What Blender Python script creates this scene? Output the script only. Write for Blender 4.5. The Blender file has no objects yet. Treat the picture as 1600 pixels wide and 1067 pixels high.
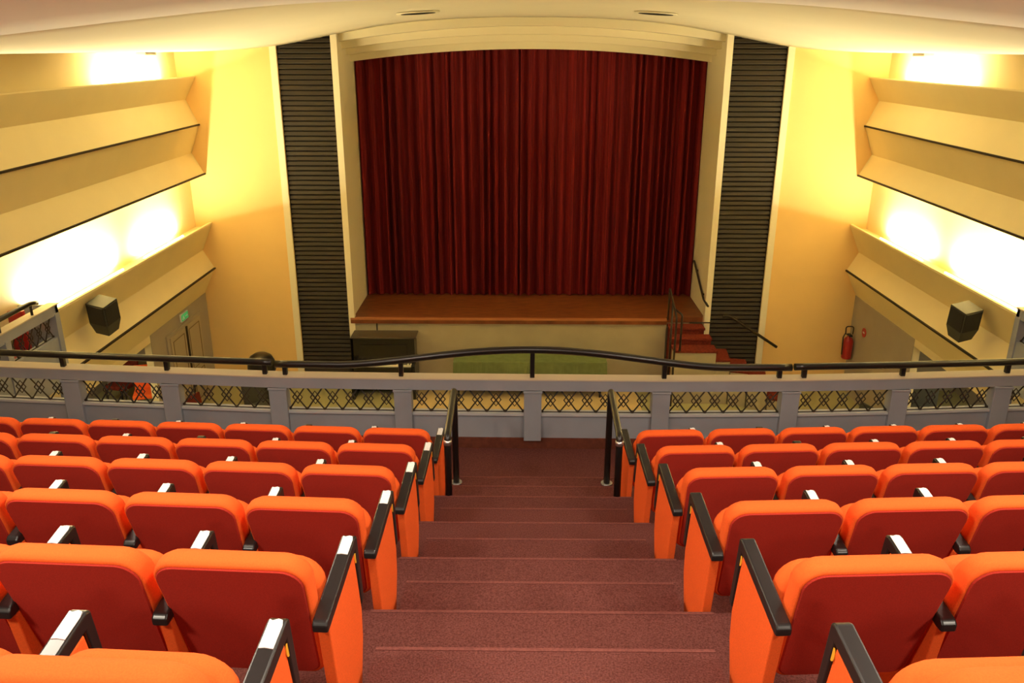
import bpy, bmesh, math, random
from mathutils import Vector, Matrix
random.seed(7)
S = bpy.context.scene
COL = S.collection
XC = 0.19          # hall axis
XA = 0.108         # aisle axis

# ------------------------------------------------------------------ materials
def mat(name, col, rough=0.7, spec=0.3, metal=0.0, noise=0.0, nscale=30, bump=0.0, bscale=200, col2=None, emit=None, estr=0):
    m = bpy.data.materials.new(name); m.use_nodes = True
    nt = m.node_tree; b = nt.nodes['Principled BSDF']
    b.inputs['Base Color'].default_value = (*col, 1)
    b.inputs['Roughness'].default_value = rough
    b.inputs['Specular IOR Level'].default_value = spec
    b.inputs['Metallic'].default_value = metal
    tc = nt.nodes.new('ShaderNodeTexCoord')
    if noise or col2:
        n = nt.nodes.new('ShaderNodeTexNoise'); n.inputs['Scale'].default_value = nscale
        n.inputs['Detail'].default_value = 6
        nt.links.new(tc.outputs['Object'], n.inputs['Vector'])
        r = nt.nodes.new('ShaderNodeValToRGB')
        c2 = col2 if col2 else tuple(min(1, c*(1+noise)) for c in col)
        c1 = col if col2 else tuple(c*(1-noise) for c in col)
        r.color_ramp.elements[0].color = (*c1, 1); r.color_ramp.elements[0].position = .35
        r.color_ramp.elements[1].color = (*c2, 1); r.color_ramp.elements[1].position = .65
        nt.links.new(n.outputs['Fac'], r.inputs['Fac']); nt.links.new(r.outputs['Color'], b.inputs['Base Color'])
    if bump:
        n2 = nt.nodes.new('ShaderNodeTexNoise'); n2.inputs['Scale'].default_value = bscale
        nt.links.new(tc.outputs['Object'], n2.inputs['Vector'])
        bp = nt.nodes.new('ShaderNodeBump'); bp.inputs['Strength'].default_value = bump; bp.inputs['Distance'].default_value = .004
        nt.links.new(n2.outputs['Fac'], bp.inputs['Height']); nt.links.new(bp.outputs['Normal'], b.inputs['Normal'])
    if emit:
        b.inputs['Emission Color'].default_value = (*emit, 1); b.inputs['Emission Strength'].default_value = estr
    return m

M = {}
M['orange'] = mat('orange_fabric', (.86, .125, .022), .9, .15, noise=.07, nscale=220, bump=.25, bscale=500)
M['redback'] = mat('red_back_fabric', (.42, .030, .017), .85, .2, noise=.10, nscale=260, bump=.2, bscale=500)
M['black'] = mat('black_plastic', (.012, .011, .011), .32, .5)
M['rail'] = mat('black_enamel', (.013, .011, .010), .28, .5)
M['sticker'] = mat('white_sticker', (.80, .80, .78), .6, .3, noise=.08, nscale=60)
M['yplate'] = mat('yellow_plate', (.80, .42, .03), .4, .5)
M['carpet'] = mat('brown_red_carpet', (.088, .026, .021), .95, .1, col2=(.165, .056, .047), nscale=130, bump=.5, bscale=350)
M['nosing'] = mat('worn_carpet_edge', (.17, .056, .046), .9, .1, noise=.15, nscale=90)
M['baseb'] = mat('brown_skirting', (.13, .035, .018), .6, .3, noise=.15, nscale=20)
M['grey'] = mat('grey_paint', (.29, .305, .335), .6, .3, noise=.05, nscale=3)
M['greylight'] = mat('pale_grey_paint', (.45, .46, .47), .6, .3)
M['captop'] = mat('beige_cap_paint', (.55, .47, .34), .6, .3)
M['iron'] = mat('dark_wrought_iron', (.035, .024, .016), .5, .4)
M['yellow'] = mat('yellow_wall_paint', (.88, .60, .23), .75, .2, noise=.02, nscale=1.5)
M['cream'] = mat('cream_wall_paint', (.80, .68, .37), .7, .25, noise=.02, nscale=1.5)
M['ceil'] = mat('cream_ceiling_paint', (.84, .79, .57), .8, .2, noise=.015, nscale=1.0)
M['ceil2'] = mat('pink_white_ceiling_paint', (.82, .78, .78), .8, .2)
M['arch'] = mat('cream_arch_paint', (.86, .80, .56), .7, .2)
M['frame'] = mat('ivory_frame_paint', (.86, .79, .56), .6, .3)
M['lineblk'] = mat('dark_line_trim', (.03, .02, .012), .6, .2)  # plain dark trim colour for the band lines and door gap
M['slat'] = mat('dark_slat', (.036, .028, .019), .6, .25)
M['slatback'] = mat('black_slat_backing', (.012, .010, .008), .8, .1)
M['stagewall'] = mat('beige_stage_front', (.42, .36, .23), .7, .2, noise=.05, nscale=2)
M['lowgrey'] = mat('grey_beige_lower_wall', (.36, .31, .235), .7, .2, noise=.03, nscale=2)
M['door'] = mat('beige_door_paint', (.40, .33, .22), .55, .3)
M['green'] = mat('green_cloth', (.15, .19, .075), .9, .1, noise=.08, nscale=8)
M['piano'] = mat('black_lacquer', (.012, .010, .009), .2, .5)
M['ivory'] = mat('ivory_keys', (.75, .70, .55), .35, .4)
M['redcar'] = mat('red_stair_carpet', (.15, .024, .014), .9, .1, noise=.25, nscale=25)
M['redmetal'] = mat('red_enamel', (.38, .02, .02), .3, .5)
M['chrome'] = mat('brushed_steel', (.6, .6, .6), .3, .5, metal=.9)
M['white'] = mat('white_plastic', (.75, .73, .70), .5, .3)
M['greensign'] = mat('green_sign', (.02, .30, .08), .4, .3, emit=(.05, .5, .15), estr=.35)
M['spk'] = mat('dark_speaker_cloth', (.028, .027, .022), .8, .2, noise=.2, nscale=120)
M['spkcase'] = mat('speaker_case', (.050, .048, .036), .55, .3)
M['lamp'] = mat('glowing_tube', (1, 1, 1), .5, .2, emit=(1, .86, .58), estr=30)
M['dark'] = mat('dark_void', (.02, .018, .015), .9, .1)

# stage boards
def wood():
    m = mat('reddish_stage_boards', (.22, .06, .02), .45, .4)
    nt = m.node_tree; b = nt.nodes['Principled BSDF']
    tc = nt.nodes.new('ShaderNodeTexCoord'); mp = nt.nodes.new('ShaderNodeMapping')
    mp.inputs['Scale'].default_value = (1.2, 9, 1)
    w = nt.nodes.new('ShaderNodeTexNoise'); w.inputs['Scale'].default_value = 3; w.inputs['Detail'].default_value = 8
    r = nt.nodes.new('ShaderNodeValToRGB')
    r.color_ramp.elements[0].color = (.11, .027, .009, 1); r.color_ramp.elements[0].position = .3
    r.color_ramp.elements[1].color = (.25, .075, .022, 1); r.color_ramp.elements[1].position = .7
    nt.links.new(tc.outputs['Object'], mp.inputs['Vector']); nt.links.new(mp.outputs['Vector'], w.inputs['Vector'])
    nt.links.new(w.outputs['Fac'], r.inputs['Fac']); nt.links.new(r.outputs['Color'], b.inputs['Base Color'])
    return m
M['boards'] = wood()

def curtain_mat():
    m = mat('dark_red_velvet', (.25, .012, .014), .8, .12)
    nt = m.node_tree; b = nt.nodes['Principled BSDF']
    tc = nt.nodes.new('ShaderNodeTexCoord'); mp = nt.nodes.new('ShaderNodeMapping')
    mp.inputs['Scale'].default_value = (9, 1, .03)
    w = nt.nodes.new('ShaderNodeTexNoise'); w.inputs['Scale'].default_value = 2.2; w.inputs['Detail'].default_value = 4
    r = nt.nodes.new('ShaderNodeValToRGB')
    r.color_ramp.elements[0].color = (.085, .007, .008, 1); r.color_ramp.elements[0].position = .3
    r.color_ramp.elements[1].color = (.20, .013, .014, 1); r.color_ramp.elements[1].position = .7
    nt.links.new(tc.outputs['Object'], mp.inputs['Vector']); nt.links.new(mp.outputs['Vector'], w.inputs['Vector'])
    nt.links.new(w.outputs['Fac'], r.inputs['Fac']); nt.links.new(r.outputs['Color'], b.inputs['Base Color'])
    return m
M['curtain'] = curtain_mat()

def floor_mat():   # hall floor: pale lino centre aisle, green-grey lino at the sides
    m = mat('hall_lino', (.5, .4, .2), .6, .3)
    nt = m.node_tree; b = nt.nodes['Principled BSDF']
    g = nt.nodes.new('ShaderNodeNewGeometry'); sp = nt.nodes.new('ShaderNodeSeparateXYZ')
    nt.links.new(g.outputs['Position'], sp.inputs[0])
    s1 = nt.nodes.new('ShaderNodeMath'); s1.operation = 'SUBTRACT'; s1.inputs[1].default_value = .05
    ab = nt.nodes.new('ShaderNodeMath'); ab.operation = 'ABSOLUTE'
    gt = nt.nodes.new('ShaderNodeMath'); gt.operation = 'GREATER_THAN'; gt.inputs[1].default_value = 2.3
    nt.links.new(sp.outputs['X'], s1.inputs[0]); nt.links.new(s1.outputs[0], ab.inputs[0]); nt.links.new(ab.outputs[0], gt.inputs[0])
    mx = nt.nodes.new('ShaderNodeMix'); mx.data_type = 'RGBA'
    mx.inputs['A'].default_value = (.62, .47, .24, 1); mx.inputs['B'].default_value = (.36, .33, .16, 1)
    nt.links.new(gt.outputs[0], mx.inputs['Factor']); nt.links.new(mx.outputs['Result'], b.inputs['Base Color'])
    return m
M['lino'] = floor_mat()

# ------------------------------------------------------------------ mesh helpers
def box(bm, x0, x1, y0, y1, z0, z1):
    v = [bm.verts.new((x, y, z)) for x in (x0, x1) for y in (y0, y1) for z in (z0, z1)]
    for f in ((0,1,3,2),(4,6,7,5),(0,4,5,1),(2,3,7,6),(0,2,6,4),(1,5,7,3)):
        bm.faces.new([v[i] for i in f])

def prism_x(bm, prof, x0, x1):      # prof: list of (y,z), extruded along x
    a = [bm.verts.new((x0, y, z)) for y, z in prof]; b = [bm.verts.new((x1, y, z)) for y, z in prof]
    n = len(prof)
    for i in range(n):
        bm.faces.new((a[i], a[(i+1) % n], b[(i+1) % n], b[i]))
    bm.faces.new(a[::-1]); bm.faces.new(b)

def prism_z(bm, poly, z0, z1):      # poly: list of (x,y)
    a = [bm.verts.new((x, y, z0)) for x, y in poly]; b = [bm.verts.new((x, y, z1)) for x, y in poly]
    n = len(poly)
    for i in range(n):
        bm.faces.new((a[i], a[(i+1) % n], b[(i+1) % n], b[i]))
    bm.faces.new(a[::-1]); bm.faces.new(b)

def prism_y(bm, poly, y0, y1):      # poly: list of (x,z)
    a = [bm.verts.new((x, y0, z)) for x, z in poly]; b = [bm.verts.new((x, y1, z)) for x, z in poly]
    n = len(poly)
    for i in range(n):
        bm.faces.new((a[i], a[(i+1) % n], b[(i+1) % n], b[i]))
    bm.faces.new(a[::-1]); bm.faces.new(b)

def tube(bm, pts, r, seg=10, cap=True, smooth=True):
    pts = [Vector(p) for p in pts]; rings = []; up = Vector((0, 0, 1)); pn = None
    for i, p in enumerate(pts):
        if i == 0: t = pts[1]-pts[0]
        elif i == len(pts)-1: t = pts[-1]-pts[-2]
        else: t = (pts[i+1]-p).normalized()+(p-pts[i-1]).normalized()
        t.normalize()
        if pn is None:
            n = t.cross(up)
            if n.length < 1e-3: n = t.cross(Vector((1, 0, 0)))
        else:
            n = pn - t*pn.dot(t)
        n.normalize(); pn = n; b = t.cross(n)
        rings.append([bm.verts.new(p+(n*math.cos(a)+b*math.sin(a))*r) for a in [2*math.pi*k/seg for k in range(seg)]])
    for i in range(len(rings)-1):
        for k in range(seg):
            f = bm.faces.new((rings[i][k], rings[i][(k+1) % seg], rings[i+1][(k+1) % seg], rings[i+1][k])); f.smooth = smooth
    if cap:
        bm.faces.new(rings[0][::-1]); bm.faces.new(rings[-1])

def round_path(pts, r=.06, n=6):    # rounds the inner corners of a polyline
    P = [Vector(p) for p in pts]; out = [P[0]]
    for i in range(1, len(P)-1):
        a = (P[i-1]-P[i]); b = (P[i+1]-P[i]); rr = min(r, a.length*.45, b.length*.45)
        p0 = P[i]+a.normalized()*rr; p1 = P[i]+b.normalized()*rr
        for k in range(n+1):
            t = k/n; out.append((1-t)**2*p0+2*t*(1-t)*P[i]+t*t*p1)
    out.append(P[-1]); return out

def loft(bm, rings, cap0=True, cap1=True, smooth=True):
    R = [[bm.verts.new(p) for p in r] for r in rings]; n = len(R[0])
    for i in range(len(R)-1):
        for k in range(n):
            f = bm.faces.new((R[i][k], R[i][(k+1) % n], R[i+1][(k+1) % n], R[i+1][k])); f.smooth = smooth
    if cap0: f = bm.faces.new(R[0][::-1]); f.smooth = False
    if cap1: f = bm.faces.new(R[-1]); f.smooth = smooth

def obj(name, bm, m, parent=None, bevel=0, seg=2, world=False):
    bmesh.ops.recalc_face_normals(bm, faces=bm.faces[:])
    if bevel:
        bmesh.ops.bevel(bm, geom=[e for e in bm.edges], offset=bevel, segments=seg, affect='EDGES', clamp_overlap=True, profile=.6)
        for f in bm.faces: f.smooth = False
    me = bpy.data.meshes.new(name); bm.to_mesh(me); bm.free()
    me.materials.append(M[m] if isinstance(m, str) else m)
    o = bpy.data.objects.new(name, me); COL.objects.link(o)
    if parent is not None:
        o.parent = parent
        if world: o.matrix_parent_inverse = parent.matrix_world.inverted() if False else Matrix.Translation(-parent.location)
    return o

def struct(name, bm, m):
    o = obj(name, bm, m); o['kind'] = 'structure'; return o
def tag(o, label, cat, group=None):
    o['label'] = label; o['category'] = cat
    if group: o['group'] = group
    return o
def thing(name, label, cat, loc=(0, 0, 0), rz=0, group=None):
    o = bpy.data.objects.new(name, None); o.empty_display_size = .1; COL.objects.link(o)
    o.location = loc; o.rotation_euler = (0, 0, rz)
    return tag(o, label, cat, group)
def B(): return bmesh.new()

# ------------------------------------------------------------------ setting: heights and lines
ZF = -6.55                 # hall floor
ZS = -5.08                 # stage floor
YS = 15.70                 # front wall plane
YC = 17.33                 # curtain line
YB = -3.6                  # back wall of the balcony

# hall floor
b = B(); box(b, XC-9, XC+9, -4, YS+.05, ZF-.2, ZF); struct('floor', b, 'lino')

# ceiling vault -------------------------------------------------------------
CP = [(0, .50), (1, .488), (2, .43), (2.6, .365), (3.1, .285), (3.57, .20), (4.1, .095), (4.55, .02), (5.1, -.04), (5.7, -.075), (6.45, -.085), (7.2, -.09)]
def zceil(x):
    a = abs(x-XC)
    for i in range(len(CP)-1):
        if a <= CP[i+1][0]:
            p0 = CP[max(i-1, 0)]; p1 = CP[i]; p2 = CP[i+1]; p3 = CP[min(i+2, len(CP)-1)]
            t = (a-p1[0])/(p2[0]-p1[0])
            m1 = (p2[1]-p0[1])/max(p2[0]-p0[0], 1e-6)*(p2[0]-p1[0]); m2 = (p3[1]-p1[1])/max(p3[0]-p1[0], 1e-6)*(p2[0]-p1[0])
            if i == 0: m1 = 0
            return (2*t**3-3*t**2+1)*p1[1]+(t**3-2*t*t+t)*m1+(-2*t**3+3*t*t)*p2[1]+(t**3-t*t)*m2
    return CP[-1][1]
NX = 72
xs = [XC-7.1+14.2*i/NX for i in range(NX+1)]
def ybound(x):            # curved edge of the balcony ceiling
    return 9.0-.158*(x-XC)**2 if abs(x-XC) < 4.2 else max(5.4, 9.0-.158*4.2**2-(abs(x-XC)-4.2)*1.1)
def vault(name, ya, yb, dz, m, thick=.12):
    bm = B(); n = 10
    g = []
    for x in xs:
        y0 = ya(x); y1 = yb(x)
        g.append([bm.verts.new((x, y0+(y1-y0)*k/n, zceil(x)+dz)) for k in range(n+1)])
    top = [[bm.verts.new((v.co.x, v.co.y, v.co.z+thick)) for v in (r[0], r[-1])] for r in g]
    for i in range(NX):
        for k in range(n):
            f = bm.faces.new((g[i][k], g[i][k+1], g[i+1][k+1], g[i+1][k])); f.smooth = True
        bm.faces.new((top[i][0], top[i][1], top[i+1][1], top[i+1][0]))
        bm.faces.new((g[i][0], top[i][0], top[i+1][0], g[i+1][0])); bm.faces.new((g[i][-1], top[i][1], top[i+1][1], g[i+1][-1]))
    return struct(name, bm, m)
vault('ceiling', lambda x: ybound(x)-.05, lambda x: YS+.15, 0, 'ceil')
vault('ceiling_balcony', lambda x: YB-.1, ybound, -.035, 'ceil2')

# side walls: zigzag bands with two lamp troughs ------------------------------
YG = 9.85    # where the side galleries end and the lower bands begin
def sx(s, a): return XC+s*a
for s, side in ((-1, 'left'), (1, 'right')):
    def strip(bm, pts, y0, y1):
        for i in range(len(pts)-1):
            a, c = pts[i], pts[i+1]
            v = [bm.verts.new((sx(s, a[0]), y0, a[1])), bm.verts.new((sx(s, c[0]), y0, c[1])), bm.verts.new((sx(s, c[0]), y1, c[1])), bm.verts.new((sx(s, a[0]), y1, a[1]))]
            bm.faces.new(v)
    def solid(bm, poly, y0, y1):
        prism_y(bm, [(sx(s, p[0]), p[1]) for p in poly], y0, y1)
    bm = B()
    # upper wall behind the top trough, and the two upper bands as a solid zigzag
    solid(bm, [(6.42, .1), (6.75, .1), (6.75, -3.3), (6.42, -3.3)], YB, YS)
    solid(bm, [(6.45, -.62), (6.22, -.62), (6.105, -.50), (6.08, -.50), (6.08, -.52), (6.31, -.91), (6.12, -1.36), (6.32, -1.87), (6.12, -2.25), (6.16, -2.28), (6.45, -2.28)], YB, YS)
    # lower trough and band, stops at the gallery
    solid(bm, [(6.45, -3.26), (6.15, -3.26), (6.15, -3.17), (6.10, -3.17), (6.10, -3.20), (6.34, -3.72), (6.15, -4.08), (6.40, -4.57), (6.40, -4.70), (8.8, -4.70), (8.8, -3.4), (6.45, -3.4)], YG, YS)
    solid(bm, [(6.10, -4.0), (8.8, -4.0), (8.8, -4.5), (6.10, -4.5)], 5.5, YG)
    # lower wall beside the stage, side passage behind it
    solid(bm, [(6.40, -4.6), (6.52, -4.6), (6.52, ZF), (6.40, ZF)], 13.1, YS)
    struct('wall_'+side, bm, 'cream')
    bm = B()
    solid(bm, [(6.395, -4.575), (6.402, -4.575), (6.402, ZF), (6.395, ZF)], 13.1, YS)
    box(bm, *sorted((sx(s, 8.6), sx(s, 8.7))), 5.4, YS, ZF, -4.6); box(bm, *sorted((sx(s, 6.4), sx(s, 8.7))), YS-.1, YS, ZF, -4.6)
    box(bm, *sorted((sx(s, 6.4), sx(s, 8.7))), 5.3, 5.4, ZF, -4.5)
    struct('wall_lower_'+side, bm, 'lowgrey')
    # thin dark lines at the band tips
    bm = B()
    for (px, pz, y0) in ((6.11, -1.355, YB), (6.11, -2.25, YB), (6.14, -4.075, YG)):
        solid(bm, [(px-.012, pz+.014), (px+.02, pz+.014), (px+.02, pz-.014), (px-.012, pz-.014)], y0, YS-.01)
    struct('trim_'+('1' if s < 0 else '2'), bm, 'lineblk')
    # galleries: outer wall under balcony
    bm = B(); solid(bm, [(6.10, -4.4), (6.3, -4.4), (6.3, ZF), (6.10, ZF)], YB, 5.5); struct('wall_under_'+side, bm, 'lowgrey')

bm = B(); box(bm, XC-9, XC+9, YB-.2, YB, ZF, .8); struct('wall_back', bm, 'cream')

# front wall with proscenium opening ------------------------------------------
def wall_poly(bm, x0, x1, z0, y0, y1, n=14):  # vertical slab whose top follows the vault
    pts = [(x0, z0), (x1, z0)]
    for i in range(n+1):
        x = x1+(x0-x1)*i/n; pts.append((x, zceil(x)+.06))
    prism_y(bm, pts, y0, y1)
bm = B()
wall_poly(bm, XC-6.9, XC-4.56, ZF, YS, YS+.2); wall_poly(bm, XC+4.56, XC+6.9, ZF, YS, YS+.2)
struct('wall_front', bm, 'yellow')
bm = B()
wall_poly(bm, XC-4.60, XC-3.50, ZF, YS+.09, YS+.2); wall_poly(bm, XC+3.50, XC+4.60, ZF, YS+.09, YS+.2)
struct('wall_front_recess', bm, 'slatback')
# pale vertical frame strips and the reveals of the stage opening
bm = B()
for s in (-1, 1):
    for a0, a1, zb in ((4.57, 4.69, ZF), (3.47, 3.585, ZF+1.05)):
        x0, x1 = sorted((sx(s, a0), sx(s, a1)))
        wall_poly(bm, x0, x1, zb, YS-.035, YS+.1, 3)
struct('trim_3', bm, 'frame')
bm = B()
for s in (-1, 1):
    x0, x1 = sorted((sx(s, 3.50), sx(s, 3.70)))
    wall_poly(bm, x0, x1, ZS-.02, YS+.1, YC+.4, 3)
struct('wall_proscenium', bm, 'arch')
# stepped arched head of the opening
bm = B()
steps = [(YS+.12, .50, .36), (YS+.50, .37, .225), (YS+.88, .235, .10), (YS+1.26, .11, -.035)]
n = 36
def zar(zc, x, k): return zc-(.30-.02*k)*((x-XC)/3.5)**2*(1 if True else 0)
for k, (y, zt, zb) in enumerate(steps):
    for i in range(n):
        xa = XC-3.52+7.04*i/n; xb = XC-3.52+7.04*(i+1)/n
        dd = .27-.012*k
        za, zb2 = zb-dd*((xa-XC)/3.5)**2, zb-dd*((xb-XC)/3.5)**2
        ta, tb = zt-dd*((xa-XC)/3.5)**2+.05, zt-dd*((xb-XC)/3.5)**2+.05
        yb = steps[k+1][0]+.05 if k < 3 else YC+.0
        va = [bm.verts.new(p) for p in ((xa, y, za), (xb, y, zb2), (xb, y, tb), (xa, y, ta))]
        vb = [bm.verts.new(p) for p in ((xa, yb, za), (xb, yb, zb2), (xb, yb, tb+.02), (xa, yb, ta+.02))]
        bm.faces.new(va[::-1]); bm.faces.new((va[0], va[1], vb[1], vb[0])); bm.faces.new(vb); bm.faces.new((va[3], vb[3], vb[2], va[2]))
box(bm, XC-3.7, XC+3.7, YS+.15, YC+.5, .55, .7)
struct('trim_4', bm, 'arch')
bm = B(); box(bm, XC-4.5, XC+4.5, YC+.45, YC+.6, ZS-1.5, .7); struct('wall_stage_back', bm, 'dark')

# louvred dark side panels ----------------------------------------------------
for s, w in ((-1, 'left'), (1, 'right')):
    t = thing('louvre_panel', 'tall dark brown slatted panel on the %s of the stage opening' % w, 'panel', (sx(s, 4.075), YS+.05, ZF), group=None)
    x0, x1 = -.485, .485
    bm = B(); z = 0.02
    while z < 6.55+.25:
        prism_x(bm, [(-.040, z), (-.050, z+.012), (-.030, z+.070), (.0, z+.074), (.02, z+.07), (.02, z)], x0, x1)
        z += .0905
    obj('slats', bm, 'slat', t)
    bm = B()
    for xx in (x0-.005, x1-.005):
        box(bm, xx, xx+.012, -.05, .03, 0.0, 6.55+zceil(sx(s, 4.075)+xx)-.01)
    obj('side_frame', bm, 'slatback', t)

# stage ------------------------------------------------------------------------
XSR = 2.92     # right end of the stage lip, stairs beyond
bm = B(); prism_z(bm, [(XC-3.55, YS-.04), (XSR, YS-.04), (XSR, YS+.1), (XC+3.52, YS+.1), (XC+3.52, YC+.45), (XC-3.55, YC+.45)], ZS-.11, ZS)
struct('floor_stage', bm, 'boards')
bm = B(); box(bm, XC-3.55, XSR, YS-.05, YS+.02, ZS-.035, ZS+.004); struct('trim_5', bm, mat('stage_nosing_wood', (.42, .16, .06), .4, .4))
bm = B(); box(bm, XC-3.47, XSR, YS, YS+.15, ZF, ZS-.10); box(bm, XSR, XC+3.5, YS+.12, YS+.2, ZF, ZS-.10); box(bm, XC-4.3, XC-3.4, YS-.0, YS+.02, ZF, ZF+.25)
struct('wall_stage', bm, 'stagewall')
bm = B(); box(bm, -2.86, -2.835, YS-.015, YS, ZF+.9, ZS-.1); tag(obj('cable', bm, 'black'), 'thin black cable running down the beige stage front above the piano', 'cable')

# curtain ----------------------------------------------------------------------
def curtain(x0, x1, name, label, seed):
    rnd = random.Random(seed); bm = B(); N = 460; zs = [ZS+.015, ZS+.4, ZS+1.5, ZS+2.7, ZS+3.9, .06]
    ph = 0; prev = None; xk = []; 
    # fold phase grows unevenly
    acc = 0; step = []
    w = .15
    L = x1-x0; pos = 0; phases = [(0, 0)]
    while pos < L:
        w = rnd.choice((.10, .13, .16, .20, .24)); pos += w; acc += 1; phases.append((pos, acc))
    amps = [rnd.uniform(.06, .15) for _ in phases]
    for i in range(N+1):
        x = L*i/N
        for j in range(len(phases)-1):
            if phases[j][0] <= x <= phases[j+1][0]+1e-9: break
        t = (x-phases[j][0])/(phases[j+1][0]-phases[j][0])
        a = amps[j]*(1-t)+amps[j+1]*t
        d = a*math.cos(2*math.pi*t)*.8+.014*math.sin(6*math.pi*t+j)
        row = []
        for q, z in enumerate(zs):
            k = (.80, 1.0, 1.0, .85, .66, .5)[q]
            row.append(bm.verts.new((x0+x+.03*math.sin(3*j+z)*(.3 if q > 2 else .5)*t*(1-t), YC+.02-d*k-.012*math.sin(z*1.1+j), z)))
        if prev:
            for q in range(len(zs)-1):
                f = bm.faces.new((prev[q], row[q], row[q+1], prev[q+1])); f.smooth = True
        prev = row
    o = obj(name, bm, 'curtain'); tag(o, label, 'curtain', 'stage curtains')
curtain(XC-3.58, .02, 'stage_curtain', 'left half of the closed dark red pleated stage curtain', 3)
curtain(.0, XC+3.58, 'stage_curtain', 'right half of the closed dark red pleated stage curtain', 11)

# ------------------------------------------------------------------ balcony floor
NY0, NZ0, DT, DR = 6.522, -3.589, .424, .1474       # nosings of the aisle steps
TL = .052                                            # rows fold forward towards their outer ends
HA = .7555
def wing(x): return TL*max(0, abs(x-XA)-HA)
bm = B()
XL, XR = XC-6.1, XC+6.1
def level(y0, y1, z, th):
    # polygon between two folded lines, aisle straight
    pts = [(XL, y0+wing(XL)), (XA-HA, y0), (XA+HA, y0), (XR, y0+wing(XR)), (XR, y1+wing(XR)), (XA+HA, y1), (XA-HA, y1), (XL, y1+wing(XL))]
    prism_z(bm, pts, z-th, z)
for i in range(0, 11):
    level(NY0-2*DT*(i+1)-.02, NY0-2*DT*i, NZ0+2*DR*i, .5)
prism_z(bm, [(XL, YB), (XR, YB), (XR, 7.7), (2.7, 7.5), (.1, 7.43), (-2.4, 7.5), (XL, 7.75)], -4.35, NZ0-DR)
struct('floor_balcony', bm, 'carpet')
bm = B()
for i in range(0, 11):
    k = 2*i+1
    box(bm, XA-HA+.075, XA+HA-.075, NY0-DT*(k+1)-.01, NY0-DT*k, NZ0+DR*(k-1)-.01, NZ0+DR*k)
struct('floor_aisle_steps', bm, 'carpet')
bm = B()
for k in range(0, 21):
    w = HA-.08 if k % 2 else HA+.02
    y = NY0-DT*k; z = NZ0+DR*k
    box(bm, XA-w, XA+w, y-.012, y+.006, z-.022, z+.003)
struct('trim_6', bm, 'nosing')

# ------------------------------------------------------------------ balustrade
PX = [(-5.9, 7.70), (-4.455, 7.575), (-3.428, 7.49), (-2.344, 7.40), (-1.126, 7.37), (.131, 7.355), (1.365, 7.345), (2.613, 7.375), (3.691, 7.44), (4.728, 7.53), (6.28, 7.67)]
ZT, ZB = -3.00, NZ0-DR
def yp(x):
    for i in range(len(PX)-1):
        if x <= PX[i+1][0] or i == len(PX)-2:
            a, c = PX[i], PX[i+1]; return a[1]+(c[1]-a[1])*(x-a[0])/(c[0]-a[0])
bal = thing('balcony_balustrade', 'grey painted balcony balustrade with posts and black iron lattice openings', 'balustrade', (0, 0, ZB))
def beam(bm, z0, z1, dy0, dy1, xa=None, xb=None):
    pts = [p for p in PX]
    if xa is not None: pts = [(xa, yp(xa)), (xb, yp(xb))]
    poly = [(x, y+dy0) for x, y in pts]+[(x, y+dy1) for x, y in reversed(pts)]
    prism_z(bm, poly, z0-ZB, z1-ZB)
bm = B(); beam(bm, ZT-.115, ZT-.008, .0, .13); obj('top_beam', bm, 'grey', bal)
bm = B(); beam(bm, ZT-.008, ZT+.004, -.006, .145); obj('cap', bm, 'captop', bal)
bm = B(); beam(bm, -3.365, ZB+.0, .035, .11); obj('lower_panel', bm, 'grey', bal)
bm = B(); beam(bm, -3.385, -3.362, .012, .12); obj('ledge', bm, 'greylight', bal)
bm = B(); beam(bm, ZB, ZB+.11, .018, .05); o = obj('skirting', bm, 'baseb', bal)
for i, (x, y) in enumerate(PX[1:-1]):
    bm = B()
    z0 = .095; box(bm, x-.085, x+.085, y-.015, y+.12, z0, ZT-.112-ZB)
    box(bm, x-.092, x+.092, y-.022, y+.12, ZT-.135-ZB, ZT-.112-ZB)
    obj('post', bm, 'grey', bal, bevel=.004, seg=1)

def lattice(bm, P0, P1, z0, z1, pitch=.183, r=.0078):
    """scrolling lattice between two plan points"""
    A = Vector((P0[0], P0[1], 0)); Bv = Vector((P1[0], P1[1], 0)); L = (Bv-A).length; d = (Bv-A)/L
    H = z1-z0; n = max(2, round(L/pitch)); p = L/n
    def pt(u, w): v = A+d*u; return (v.x, v.y, z0+w*H)
    for k in range(n+1):
        u = k*p
        if k < n: tube(bm, [pt(u, 0), pt(u+p/2, .5), pt(u+p, 1)], r, 5); tube(bm, [pt(u, 1), pt(u+p/2, .5), pt(u+p, 0)], r, 5)
        if k < n:
            c = u+p/2; q = .27*p; h = .27
            tube(bm, [pt(c-q, .52), pt(c, .52+h), pt(c+q, .52), pt(c, .52-h), pt(c-q, .52)], r*.8, 5)
        for w in (0.04, .96):
            v = pt(min(max(u, .01), L-.01), w)
            box(bm, v[0]-.011, v[0]+.011, v[1]-.011, v[1]+.011, v[2]-.011, v[2]+.011)
    for w in (0.01, .99): tube(bm, [pt(0, w), pt(L, w)], r*.9, 5)
for i in range(len(PX)-1):
    (xa, ya), (xb, yb) = PX[i], PX[i+1]
    x0 = xa+(.085 if i > 0 else 0); x1 = xb-(.085 if i < len(PX)-2 else 0)
    bm = B(); lattice(bm, (x0, yp(x0)+.06), (x1, yp(x1)+.06), -3.362-ZB, ZT-.115-ZB); obj('lattice', bm, 'iron', bal)

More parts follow.
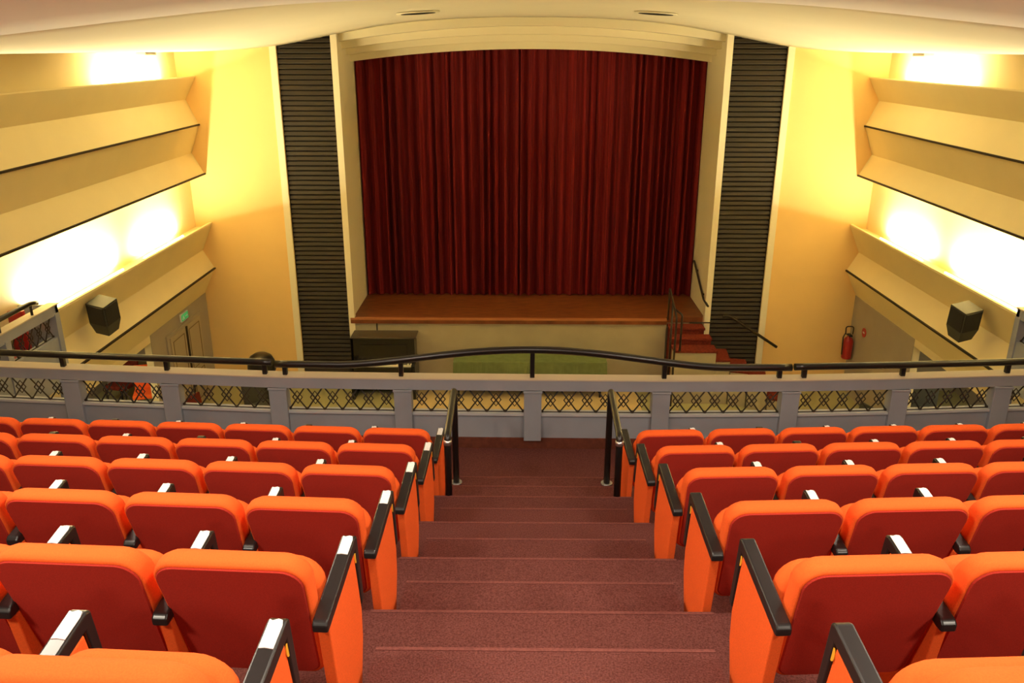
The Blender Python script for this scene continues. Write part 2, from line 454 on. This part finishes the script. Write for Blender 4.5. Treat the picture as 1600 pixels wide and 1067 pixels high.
# side galleries of the balcony
for s, w in ((-1, 'left'), (1, 'right')):
    g = thing('gallery_balustrade', 'grey balustrade arm with iron lattice running along the %s side wall' % w, 'balustrade', (sx(s, 6.02), 7.75, -4.05))
    zt = -3.03+4.05; y1 = YG-7.75
    o0, o1 = (-.06, .06)
    bm = B(); box(bm, o0, o1, 0, y1, zt-.12, zt); obj('top_beam', bm, 'grey', g)
    bm = B(); box(bm, o0-.01, o1+.01, 0, y1+.01, zt, zt+.014); obj('cap', bm, 'captop', g)
    bm = B(); box(bm, o0+.01, o1-.01, 0, y1, 0.0, zt-.40); obj('lower_panel', bm, 'grey', g)
    bm = B(); e0, e1 = sorted((o0*s, s*.44)); box(bm, e0, e1, y1-.06, y1, -.45, zt); obj('end_panel', bm, 'grey', g)
    for yy in (.0, y1-1.15, y1-.10):
        bm = B(); box(bm, o0-.008, o1+.008, yy, yy+.10, 0, zt-.1); obj('post', bm, 'grey', g)
    for ya, yb in ((.1, y1-1.15), (y1-1.05, y1-.10)):
        bm = B(); lattice(bm, (0, ya), (0, yb), zt-.40, zt-.12); obj('lattice', bm, 'iron', g)
    rl = thing('gallery_handrail', 'short black handrail above the %s gallery balustrade' % w, 'handrail', (sx(s, 5.99), 7.75, -3.01))
    bm = B(); tube(bm, round_path([(0, -.05, .14), (0, y1-.5, .14), (0, y1-.36, .11)], .05), .03); obj('rail', bm, 'rail', rl)
    for yy in (.2, .95, y1-.5):
        bm = B(); tube(bm, [(0, yy, -.003), (0, yy, .13)], .016); obj('baluster', bm, 'rail', rl)
    c = thing('gallery_chair', 'dark red seat back behind the %s gallery balustrade' % w, 'seat', (sx(s, 6.26), 9.25, -3.98), group='gallery seats')
    bm = B(); box(bm, -.10, .09, -.22, .22, .38, .48); obj('seat', bm, 'redmetal', c, bevel=.02)
    bm = B(); box(bm, -.10, .09, .20, .27, .30, .98); obj('backrest', bm, 'redmetal', c, bevel=.02)
    for yy in (-.2, .2):
        bm = B(); box(bm, -.06, .05, yy-.02, yy+.02, -.02, .38); obj('leg', bm, 'black', c)

# black rails on the balustrade
def railpiece(label, xa, xb, posts, zf, r=.034):
    t = thing('balustrade_rail', label, 'railing', ((xa+xb)/2, yp((xa+xb)/2)+.06, ZT+.004), group=None)
    ox, oy, oz = t.location
    n = 40; pts = [(xa+(xb-xa)*k/n, yp(xa+(xb-xa)*k/n)+.06, zf(xa+(xb-xa)*k/n)) for k in range(n+1)]
    bm = B(); tube(bm, [(p[0]-ox, p[1]-oy, p[2]-oz) for p in pts], r, 12); obj('rail', bm, 'rail', t)
    for x in posts:
        bm = B(); box(bm, x-.022-ox, x+.022-ox, yp(x)+.04-oy, yp(x)+.085-oy, 0, zf(x)-oz-.01); obj('baluster', bm, 'rail', t, bevel=.004, seg=1)
railpiece('straight black rail on the left wing of the balustrade', -5.9, -2.39, (-4.53, -3.46, -2.47), lambda x: -2.875)
railpiece('straight black rail on the right wing of the balustrade', 2.64, 6.2, (2.74, 3.71, 4.77), lambda x: -2.885)
def arc(x):
    u = min(1, abs((x-.12)/1.85)); return -2.89+.175*(.5+.5*math.cos(math.pi*u))**.75 if u < 1 else -2.89
railpiece('black rail arching up over the centre of the balustrade', -2.36, 2.61, (-2.27, -1.14, .125, 1.39, 2.5), arc, .036)

# aisle handrails
for X, w in ((-.545, 'left'), (.765, 'right')):
    t = thing('aisle_handrail', 'short black looped handrail at the %s foot of the carpeted aisle steps' % w, 'handrail', (X, 5.70, NZ0+2*DR))
    z0 = NZ0+2*DR; g = .0
    bm = B(); tube(bm, round_path([(0, 0, 0), (0, .0, .50), (0, .69, .60), (0, .71, -.293)], .05), .027, 12); obj('rail', bm, 'rail', t)
    bm = B(); tube(bm, [(0, -.002, .435), (0, .0, .475)], .0315, 12); obj('collar', bm, 'chrome', t)
    bm = B(); tube(bm, [(0, .71, -.2935), (0, .71, -.28)], .05, 12); obj('flange', bm, 'chrome', t)

# ------------------------------------------------------------------ theatre seats
LEAN = .31
def outline(w_top, w_bot, z0, z1, rt, rb, n=6, cx=0):
    pts = []
    def hw(z): return (w_bot+(w_top-w_bot)*(z-z0)/(z1-z0))/2
    for (sgx, zz, r, a0) in ((1, z0, rb, -90), (1, z1, rt, 0), (-1, z1, rt, 90), (-1, z0, rb, 180)):
        cz = zz+r if zz == z0 else zz-r
        h = hw(zz)-r
        for k in range(n+1):
            a = math.radians(a0+90*k/n)
            pts.append((cx+sgx*h+r*math.cos(a), cz+r*math.sin(a)))
    return pts
def ring(o, y, lean=LEAN, ztop=.864, bow=0.0):
    return [(x, y+lean*(ztop-z)-bow*(x/.25)**2, z) for x, z in o]
def seat_meshes(s):       # s=+1: the armrest is on the +x side
    d = {}
    bm = B()
    bx = -.014*s
    loft(bm, [ring(outline(.490, .46, .32, .852, .070, .05, cx=bx), .000),
              ring(outline(.500, .47, .31, .863, .074, .05, cx=bx), .006),
              ring(outline(.508, .478, .30, .871, .078, .05, cx=bx), .028),
              ring(outline(.508, .478, .30, .874, .078, .05, cx=bx), .060),
              ring(outline(.495, .465, .31, .866, .080, .05, cx=bx), .086),
              ring(outline(.460, .43, .33, .844, .080, .05, cx=bx), .100)])
    d['backrest'] = (bm, 'orange')
    bm = B()
    loft(bm, [ring(outline(.478, .445, .325, .846, .068, .05, cx=bx), -.006), ring(outline(.488, .456, .32, .851, .070, .05, cx=bx), .001)], smooth=False)
    d['back_panel'] = (bm, 'redback')
    bm = B(); cxx = .004*s
    def r2(o, y): return [(x, y+.10*(.76-z), z) for x, z in o]
    loft(bm, [r2(outline(.40, .38, .40, .715, .07, .05, cx=cxx), .165), r2(outline(.452, .42, .38, .738, .09, .05, cx=cxx), .185), r2(outline(.462, .43, .37, .748, .10, .05, cx=cxx), .225),
              r2(outline(.44, .41, .38, .741, .10, .05, cx=cxx), .255), r2(outline(.41, .39, .40, .720, .08, .05, cx=cxx), .270)])
    d['seat_cushion'] = (bm, 'orange')
    bm = B()
    loft(bm, [r2(outline(.395, .375, .402, .710, .07, .05), .269), r2(outline(.36, .34, .42, .70, .06, .05), .280)], smooth=False)
    d['seat_pan'] = (bm, 'black')
    xa = s*.2685
    bm = B()
    prism_x(bm, [(.022, .604), (.020, .632), (.034, .646), (.425, .713), (.444, .704), (.488, .40), (.452, .392), (.408, .662), (.05, .603)], xa-.0265, xa+.0265)
    d['armrest'] = (bm, 'black', .007)
    bm = B()
    prism_x(bm, [(.055, .598), (.405, .655), (.462, .37), (.455, .25), (.375, .0), (.15, .0)], xa-.021, xa+.021)
    d['side_panel'] = (bm, 'orange', .006)
    bm = B()
    th = math.atan2(.713-.646, .425-.034)
    y0, y1 = .333, .426
    def zz(y): return .646+(y-.034)*math.tan(th)
    v = []
    jag = [(-.019, y0), (-.004, y0+.002), (.019, y0-.001), (.020, y1-.02), (.016, y1-.004), (.004, y1), (-.010, y1-.006), (-.019, y1-.002)]
    top = [bm.verts.new((xa+x, y, zz(y)+.0022)) for x, y in jag]; bot = [bm.verts.new((xa+x, y, zz(y)-.0005)) for x, y in jag]
    bm.faces.new(top); bm.faces.new(bot[::-1])
    for k in range(len(jag)): bm.faces.new((bot[k], bot[(k+1) % len(jag)], top[(k+1) % len(jag)], top[k]))
    d['sticker'] = (bm, 'sticker')
    bm = B()
    n = 18; ca = (.418, .648)
    A = [bm.verts.new((xa+s*.0215, ca[0]+.015*math.cos(2*math.pi*k/n), ca[1]+.024*math.sin(2*math.pi*k/n)-.02)) for k in range(n)]
    C = [bm.verts.new((xa+s*.0245, v.co.y, v.co.z)) for v in A]
    bm.faces.new(A); bm.faces.new(C[::-1])
    for k in range(n): bm.faces.new((A[k], A[(k+1) % n], C[(k+1) % n], C[k]))
    d['row_plate'] = (bm, 'yplate')
    return d
SM = {}
for s in (-1, 1):
    ms = {}
    for kname, v in seat_meshes(s).items():
        bm = v[0]; bmesh.ops.recalc_face_normals(bm, faces=bm.faces[:])
        if len(v) > 2:
            bmesh.ops.bevel(bm, geom=bm.edges[:], offset=v[2], segments=3, affect='EDGES', clamp_overlap=True, profile=.5)
            for f in bm.faces: f.smooth = False
        me = bpy.data.meshes.new(kname); bm.to_mesh(me); bm.free(); me.materials.append(M[v[1]]); ms[kname] = me
    SM[s] = ms

ROWN = ['front row along the balustrade', 'second row from the balustrade', 'third row from the balustrade', 'fourth row from the balustrade', 'row second nearest the bottom edge', 'row nearest the bottom edge']
ORD = ['on the aisle', 'second from the aisle', 'third from the aisle', 'fourth from the aisle', 'fifth from the aisle', 'sixth from the aisle', 'seventh from the aisle', 'eighth from the aisle', 'ninth from the aisle']
COUNT = [8, 7, 6, 4, 3, 2]
COUNTR = [8, 7, 6, 4, 3, 2]
NOSTICK = {(-1, 0, 2), (-1, 1, 3), (-1, 1, 5), (1, 0, 2), (1, 1, 2), (-1, 0, 5)}
for s, block in ((-1, 'left'), (1, 'right')):
    pitch = .537 if s < 0 else .547
    ang = math.atan(TL)*(1 if s > 0 else -1)
    for i in range(6):
        Yc = 2.22+.848*(4-i); Z = NZ0+2*DR*i
        for j in range((COUNT if s < 0 else COUNTR)[i]):
            dx = .2685+pitch*j
            x = XA+s*(HA+dx)
            y = Yc+wing(x)-.052*.26
            root = thing('theatre_seat', 'orange tip-up theatre seat, %s block, %s, %s' % (block, ROWN[i], ORD[j]), 'seat', (x, y, Z), ang, 'orange seats of the %s block, %s' % (block, ROWN[i]))
            ms = SM[-s]
            def part(nm, par):
                o = bpy.data.objects.new(nm, ms[nm]); COL.objects.link(o); o.parent = par; return o
            part('backrest', root); o = part('back_panel', root); o['label'] = 'dark red fabric rear panel'
            c = part('seat_cushion', root); part('seat_pan', c)
            a = part('armrest', root)
            sp = part('side_panel', root)
            if (s < 0 or j > 0) and (s, i, j) not in NOSTICK: part('sticker', a)
            if j == 0: part('row_plate', sp)

# ------------------------------------------------------------------ things in the hall below
# piano
t = thing('upright_piano', 'black upright piano standing against the beige stage front', 'piano', (-2.66, 15.27, ZF))
bm = B(); box(bm, -.60, .60, .0, .38, .08, 1.18); box(bm, -.63, -.56, -.28, .38, 0, .72); box(bm, .56, .63, -.28, .38, 0, .72); obj('body', bm, 'piano', t, bevel=.006, seg=1)
bm = B(); box(bm, -.64, .64, -.03, .40, 1.18, 1.215); obj('lid', bm, mat('dark_brown_piano_lid', (.06, .045, .03), .35, .4), t, bevel=.006, seg=1)  # lid is a lighter, browner tone than the body
bm = B(); box(bm, -.58, .58, -.28, .02, .60, .68); obj('key_bed', bm, 'piano', t)
bm = B(); box(bm, -.55, .55, -.26, -.10, .68, .70); obj('keyboard', bm, 'ivory', t)
bm = B()
for k in range(36):
    if k % 7 in (2, 6): continue
    box(bm, -.53+k*.0297, -.517+k*.0297, -.19, -.10, .70, .712)
obj('black_keys', bm, 'black', t)
bm = B(); box(bm, -.45, .45, -.02, .005, .84, 1.05); obj('music_desk', bm, 'piano', t)

# green table
t = thing('cloth_table', 'long low table under a green cloth before the stage front', 'table', (.20, 15.36, ZF))
bm = B(); box(bm, -1.48, 1.50, -.24, .24, .72, .745); obj('tabletop', bm, 'door', t)
for x in (-1.4, 1.4):
    for y in (-.19, .19):
        bm = B(); box(bm, x-.02, x+.02, y-.02, y+.02, 0, .72); obj('leg', bm, 'black', t)
bm = B()
poly = outline(3.0, 3.0, -.25, .25, .03, .03, 3)
rings = []
nn = 200; per = []
X0, X1, Y0, Y1 = -1.49, 1.51, -.25, .25
def edge(u):
    L = [(X0, Y0), (X1, Y0), (X1, Y1), (X0, Y1)]; seg = [3.0, .5, 3.0, .5]; d = u*7.0
    for k in range(4):
        if d <= seg[k]+1e-9: a, c = L[k], L[(k+1) % 4]; return (a[0]+(c[0]-a[0])*d/seg[k], a[1]+(c[1]-a[1])*d/seg[k])
        d -= seg[k]
    return L[0]
for z, k in ((.76, 0), (.745, .004), (.45, .010), (.22, .016)):
    r = []
    for i in range(nn):
        x, y = edge(i/nn); q = 1+0*x
        off = k*(1+math.sin(i*1.1))
        dxv = x-.01; dyv = y
        nx = -1 if x <= X0+1e-6 else (1 if x >= X1-1e-6 else 0); ny = -1 if y <= Y0+1e-6 else (1 if y >= Y1-1e-6 else 0)
        r.append((x+nx*off, y+ny*off, z))
    rings.append(r)
loft(bm, rings, cap0=True, cap1=False, smooth=False)
tag(obj('tablecloth', bm, 'green'), 'green cloth hanging over the long table before the stage', 'tablecloth').location = (.20, 15.36, ZF)

# bin
t = thing('waste_bin', 'black bin with a domed lid before the left yellow wall', 'bin', (-4.88, 14.6, ZF))
def lathe(bm, prof, seg=28, c=(0, 0)):
    R = [[bm.verts.new((c[0]+r*math.cos(2*math.pi*k/seg), c[1]+r*math.sin(2*math.pi*k/seg), z)) for k in range(seg)] for r, z in prof]
    for i in range(len(R)-1):
        for k in range(seg):
            f = bm.faces.new((R[i][k], R[i][(k+1) % seg], R[i+1][(k+1) % seg], R[i+1][k])); f.smooth = True
    bm.faces.new(R[0][::-1]); bm.faces.new(R[-1])
bm = B(); lathe(bm, [(.20, 0), (.235, .05), (.25, .79), (.255, .80)]); obj('body', bm, 'black', t)
bm = B(); lathe(bm, [(.262, .78), (.262, .84), (.25, .95), (.20, 1.05), (.12, 1.10), (.02, 1.115)]); obj('domed_lid', bm, 'black', t)

# red carpeted steps beside the stage
t = thing('stage_steps', 'red carpeted steps winding down beside the right end of the stage', 'steps', (3.33, 15.2, ZF))
def st(x0, x1, y0, y1, z, rm='redcar'):
    bm = B(); box(bm, x0-3.33, x1-3.33, y0-15.2, y1-15.2, z-ZF-.045, z-ZF); obj('tread', bm, 'redcar', t, bevel=.01, seg=2)
    bm = B(); box(bm, x0-3.33+.02, x1-3.33-.02, y0-15.2+.02, y1-15.2, 0.0, z-ZF-.04); obj('riser', bm, rm, t)
st(2.95, 3.65, 15.46, 15.78, -5.20); st(2.95, 3.74, 15.20, 15.48, -5.32); st(2.95, 3.78, 14.86, 15.22, -5.45, 'stagewall')
def fan(pts, z):
    bm = B(); prism_z(bm, [(x-3.33, y-15.2) for x, y in pts], z-ZF-.045, z-ZF); obj('tread', bm, 'redcar', t, bevel=.01, seg=2)
    bm = B(); cx = sum(p[0] for p in pts)/len(pts); cy = sum(p[1] for p in pts)/len(pts)
    prism_z(bm, [((x-cx)*.96+cx-3.33, (y-cy)*.96+cy-15.2) for x, y in pts], 0, z-ZF-.04); obj('riser', bm, 'stagewall', t)
fan([(3.76, 14.86), (4.04, 14.86), (4.10, 15.5), (3.76, 15.5)], -5.63)
fan([(4.04, 14.80), (4.36, 14.72), (4.48, 15.4), (4.10, 15.5)], -5.82)
fan([(4.36, 14.66), (4.70, 14.52), (4.86, 15.3), (4.48, 15.4)], -6.02)
fan([(4.70, 14.46), (5.0, 14.34), (5.2, 15.2), (4.86, 15.3)], -6.24)

def rail_thing(name, label, base, paths, r=.018, parts=('rail',)):
    t = thing(name, label, 'handrail', base)
    for k, p in enumerate(paths):
        bm = B(); tube(bm, [(q[0]-base[0], q[1]-base[1], q[2]-base[2]) for q in round_path(p, .05)], r, 8)
        obj('rail' if k == 0 else 'bracket', bm, 'iron', t)
rail_thing('stair_railing', 'looped dark iron railing at the left edge of the red stage steps', (2.93, 14.9, ZF),
    [[(2.93, 15.62, ZS), (2.93, 15.62, -4.42), (2.93, 14.75, -4.75), (2.93, 14.75, ZF)], [(2.93, 15.2, ZF), (2.93, 15.2, -4.60)], [(3.05, 14.84, ZF+1.1), (3.05, 14.84, -4.72), (2.93, 15.05, -4.66)]], .02)
rail_thing('wall_handrail', 'curved dark handrail on the right reveal of the stage opening', (3.67, 16.9, -4.3),
    [[(3.655, 17.0, -4.22), (3.655, 16.75, -4.32), (3.655, 16.25, -4.55), (3.655, 15.85, -4.72), (3.66, 15.45, -4.74)], [(3.655, 16.7, -4.35), (3.70, 16.7, -4.35)], [(3.655, 16.0, -4.66), (3.70, 16.0, -4.66)]], .022)
rail_thing('wall_handrail', 'sloping dark handrail on the slatted panel and yellow wall, right of the stage', (4.15, 15.56, -5.0),
    [[(4.0, 15.60, -4.98), (4.15, 15.57, -4.98), (5.12, 15.57, -5.62)], [(4.9, 15.57, -5.47), (4.9, 15.70, -5.50)], [(4.3, 15.57, -5.08), (4.3, 15.68, -5.11)]], .028)
rail_thing('wall_bracket_bar', 'short dark bar crossing the ivory frame above the red steps', (3.6, 15.6, -5.1),
    [[(3.36, 15.62, -5.13), (3.84, 15.62, -5.13)]], .014)

# fire extinguisher and its sign on the right
t = thing('fire_extinguisher', 'red fire extinguisher hanging at the right front corner of the hall', 'fire extinguisher', (6.47, 15.45, -5.80))
bm = B(); lathe(bm, [(.085, 0), (.095, .02), (.095, .36), (.07, .42), (.03, .45), (.03, .48)]); obj('cylinder', bm, 'redmetal', t)
bm = B(); box(bm, -.03, .03, -.10, .03, .48, .51); tube(bm, [(0, -.02, .50), (-.1, -.04, .52), (-.13, -.05, .45), (-.12, -.06, .1)], .012, 6); obj('valve_hose', bm, 'black', t)
bm = B(); tube(bm, round_path([(-.07, 0, .50), (-.08, 0, .66), (.07, 0, .66), (.07, 0, .50)], .05), .012, 6); obj('hanging_hook', bm, 'iron', t)
bm = B(); prism_x(bm, [(15.05+.09*math.cos(a*math.pi/10), -5.13+.09*math.sin(a*math.pi/10)) for a in range(20)], 6.572, 6.585)
o = obj('safety_sign', bm, 'redmetal'); tag(o, 'small round red safety sign above the fire extinguisher', 'sign')
bm = B(); box(bm, 6.57, 6.5725, 15.01, 15.09, -5.145, -5.115); obj('white_bar', bm, 'white', o)

# exit sign, left
t = thing('exit_sign', 'small green exit sign above the double door on the left', 'sign', (-6.17, 14.5, -4.75))
bm = B(); box(bm, -.03, .0, -.16, .16, 0, .14); obj('case', bm, 'white', t)
bm = B(); box(bm, .0, .006, -.15, .15, .01, .13); f = obj('face', bm, 'greensign', t)
bm = B()
box(bm, .006, .008, -.09, -.07, .09, .11); box(bm, .006, .008, -.10, -.05, .06, .085); box(bm, .006, .008, -.12, -.09, .03, .06); box(bm, .006, .008, -.06, -.03, .03, .06)
box(bm, .006, .008, .01, .09, .06, .075); prism_x(bm, [(.09, .045), (.09, .09), (.12, .067)], .006, .008)
obj('pictogram', bm, 'white', f)

# double door on the left wall (structure)
bm = B()
XD = XC-6.395
box(bm, XD, XD+.03, 13.65, 15.25, ZF, -4.80)
o = struct('door_1', bm, 'lowgrey')
for (a, c) in ((13.75, 14.42), (14.48, 15.15)):
    bm = B(); box(bm, XD+.03, XD+.05, a, c, ZF+.02, -4.86); d = obj('door_leaf', bm, 'door', o)
    bm = B()
    for z0, z1 in ((ZF+.15, ZF+.7), (ZF+.8, -4.95)):
        for q in ((a+.08, a+.095, z0, z1), (c-.095, c-.08, z0, z1), (a+.08, c-.08, z0, z0+.015), (a+.08, c-.08, z1-.015, z1)):
            box(bm, XD+.05, XD+.058, *q)
    obj('panel_moulding', bm, mat('dim_moulding', (.20, .15, .09), .6, .2), d)
bm = B(); box(bm, XD+.05, XD+.07, 14.425, 14.475, ZF, -4.86); obj('gap_strip', bm, 'lineblk', o)
bm = B(); box(bm, XD+.05, XD+.11, 14.36, 14.40, ZF+1.0, ZF+1.04); obj('handle', bm, 'chrome', o)

# box speakers
def speaker(loc, rot, label):
    t = thing('wall_speaker', label, 'speaker', loc, group=None); t.rotation_euler = rot; t.scale = (.84, .84, .95)
    T = [(-.17, -.17), (.17, -.17), (.17, .17), (-.17, .17)]; L = [(-.15, -.15), (.10, -.15), (.10, .10), (-.15, .10)]
    bm = B(); loft(bm, [[(x, y, 0) for x, y in L], [(x, y, .16) for x, y in T], [(x, y, .50) for x, y in T]], smooth=False); obj('cabinet', bm, 'spkcase', t, bevel=.010)
    bm = B(); box(bm, -.155, .155, -.183, -.165, .18, .48); obj('grille', bm, 'spk', t, bevel=.004, seg=1)
    bm = B(); box(bm, -.183, -.165, -.155, .155, .18, .48); obj('grille', bm, 'spk', t, bevel=.004, seg=1)
    bm = B(); box(bm, .165, .30, .02, .08, .22, .30); obj('bracket', bm, 'black', t)
speaker((-5.80, 11.0, -3.76), (math.radians(8), math.radians(-12), math.radians(75)), 'black speaker on the band below the left lamp trough')
speaker((6.12, 10.95, -3.78), (math.radians(12), math.radians(-8), math.radians(15)), 'black speaker on the band below the right lamp trough')
# small dark boxes at the left edge
for z, l in ((-1.14, 'small dark box fixture on the left wall above the dark line'), (-1.62, 'small dark box fixture on the left wall below the dark line')):
    t = thing('wall_fixture', l, 'fixture', (-5.90, 9.0, z))
    bm = B(); box(bm, -.10, .07, -.20, .13, -.13, .13); obj('housing', bm, mat('dark_brown_case', (.05, .02, .015), .5, .3), t, bevel=.01)
    bm = B(); box(bm, -.30, -.10, -.02, .02, -.02, .02); obj('bracket', bm, 'iron', t)
    bm = B(); box(bm, .07, .078, -.17, .10, -.10, .10); obj('front_glass', bm, 'black', t)

# ceiling vents and small ceiling fixtures
for x, w in ((-1.42, 'left'), (1.86, 'right')):
    t = thing('ceiling_vent', 'dark recessed ceiling grille before the stage, %s one' % w, 'vent', (x, 12.3, zceil(x)-.012))
    bm = B(); lathe(bm, [(.27, -.012), (.30, -.008), (.30, .006)]); o = obj('rim', bm, 'ceil', t); 
    bm = B(); lathe(bm, [(.24, -.016), (.24, -.004)]); obj('grille', bm, 'slatback', t)
    sl = (zceil(x+.2)-zceil(x-.2))/.4; t.rotation_euler = (0, -math.atan(sl), 0)
for s, w in ((-1, 'left'), (1, 'right')):
    x = sx(s, 6.02)
    t = thing('ceiling_fixture', 'small grey fixture under the ceiling edge over the %s lamp trough' % w, 'fixture', (x, 13.6, zceil(x)))
    bm = B(); box(bm, -.08, .08, -.20, .20, -.045, .0); obj('housing', bm, 'lowgrey', t, bevel=.01)

# stacked chairs in the side passages, seen through the lattice
def stall_chair(loc, rz, m, label):
    t = thing('stall_chair', label, 'chair', loc, rz, 'chairs in the side passages below')
    bm = B(); box(bm, -.22, .22, -.22, .22, .42, .50); obj('seat', bm, m, t, bevel=.02)
    bm = B(); prism_x(bm, [(.18, .48), (.24, .48), (.30, .92), (.25, .93)], -.22, .22); obj('backrest', bm, m, t, bevel=.01)
    for x in (-.2, .2):
        for y in (-.2, .2):
            bm = B(); box(bm, x-.015, x+.015, y-.015, y+.015, 0, .43); obj('leg', bm, 'iron', t)
stall_chair((-6.95, 14.2, ZF), .3, 'orange', 'orange chair in the left side passage under the gallery')
stall_chair((-7.6, 14.6, ZF), -.2, 'redcar', 'dark red chair further back in the left side passage')
stall_chair((-5.35, 12.9, ZF), 1.3, 'redcar', 'dark red chair on the green hall floor near the left wall')
stall_chair((7.2, 13.6, ZF), -.4, 'spkcase', 'dark grey chair in the right side passage under the gallery')
stall_chair((5.6, 12.6, ZF), -1.2, 'spkcase', 'dark grey chair on the green hall floor near the right wall')
stall_chair((-4.6, 13.6, ZF), .9, 'spkcase', 'dark grey chair on the green hall floor beside the domed bin')

# ------------------------------------------------------------------ lights
WARM = (1, .87, .57)
def area(name, loc, rot, sx_, sy_, power, col=WARM, spread=180):
    l = bpy.data.lights.new(name, 'AREA'); l.shape = 'RECTANGLE'; l.size = sx_; l.size_y = sy_; l.energy = power; l.color = col
    l.spread = math.radians(spread)
    o = bpy.data.objects.new(name, l); COL.objects.link(o); o.location = loc; o.rotation_euler = rot; return o
def tube_lamp(s, a, z, y0, y1, power, w, col=WARM):
    x = sx(s, a)
    t = thing('trough_lamp', 'glowing strip lamp lying in the %s trough of the %s wall' % w, 'lamp', (x, (y0+y1)/2, z), group='strip lamps in the wall troughs')
    h = (y1-y0)/2
    bm = B(); tube(bm, [(0, -h, .035), (0, h, .035)], .016, 8); obj('tube', bm, 'lamp', t)
    bm = B(); box(bm, -.035, .035, -h-.03, h+.03, .0, .018); obj('batten', bm, 'white', t)
    area('strip_light', (x, (y0+y1)/2, z+.06), (math.pi, 0, 0), .05, 2*h, power, col)
for s, w in ((-1, 'left'), (1, 'right')):
    tube_lamp(s, 6.28, -3.26, 13.1, 14.7, 85, ('lower', w+', front end'))
    tube_lamp(s, 6.28, -3.26, 9.9, 12.3, 190, ('lower', w+', rear end'))
    tube_lamp(s, 6.28, -.62, 12.7, 14.9, 75, ('upper', w+', front end'))
    tube_lamp(s, 6.28, -.62, 6.6, 8.4, 35, ('upper', w+', rear end'))
# balcony ceiling lamps (flush round lamps above the seats, out of view)
def ceil_lamp(x, y, power, r=.22, col=(1, .88, .70)):
    t = thing('ceiling_lamp', 'round flush ceiling lamp above the balcony seats', 'lamp', (x, y, zceil(x)-.04), group='flush lamps over the balcony')
    bm = B(); lathe(bm, [(.05, -.075), (r*.8, -.07), (r, -.04), (r, 0)]); obj('diffuser', bm, mat('lit_diffuser', (1, 1, 1), .5, .2, emit=col, estr=4), t)
    bm = B(); lathe(bm, [(r+.03, -.02), (r+.03, .01)]); obj('rim', bm, 'white', t)
    l = bpy.data.lights.new('ceiling_light', 'AREA'); l.shape = 'DISK'; l.size = 2*r; l.energy = power; l.color = col
    o = bpy.data.objects.new('ceiling_light', l); COL.objects.link(o); o.location = (x, y, zceil(x)-.13)
for x, y, p in ((-2.4, .6, 60), (2.6, .6, 60), (-2.4, 2.8, 45), (2.6, 2.8, 45), (.1, 2.0, 50), (-2.4, 4.5, 22), (2.6, 4.5, 22), (.1, -1.2, 50)):
    ceil_lamp(x, y, p)
# added fill lights without fixtures, brightening the side passages
for s in (-1, 1):
    area('passage_fill_light', (sx(s, 7.5), 12.5, -4.75), (0, 0, 0), .4, 1.2, 25)
# world: faint, the hall is closed
w = bpy.data.worlds.new('World'); S.world = w; w.use_nodes = True
w.node_tree.nodes['Background'].inputs[0].default_value = (.5, .4, .3, 1); w.node_tree.nodes['Background'].inputs[1].default_value = .05

# ------------------------------------------------------------------ camera
cam = bpy.data.cameras.new('Camera'); co = bpy.data.objects.new('Camera', cam); COL.objects.link(co)
cam.sensor_width = 36; cam.lens = 1296/1600*36; cam.clip_start = .05; cam.clip_end = 100
pit, yaw, roll = math.radians(19.54), math.radians(.545), math.radians(.08)
co.matrix_world = Matrix.Rotation(yaw, 4, 'Z') @ Matrix.Rotation(math.pi/2-pit, 4, 'X') @ Matrix.Rotation(roll, 4, 'Z')
S.camera = co
S.view_settings.view_transform = 'Standard'; S.view_settings.look = 'None'; S.view_settings.gamma = 1
S.view_settings.exposure = 0.28
S.view_settings.use_curve_mapping = False
S.cycles.max_bounces = 10; S.cycles.diffuse_bounces = 6; S.cycles.use_denoising = True
S.cycles.sample_clamp_indirect = 6
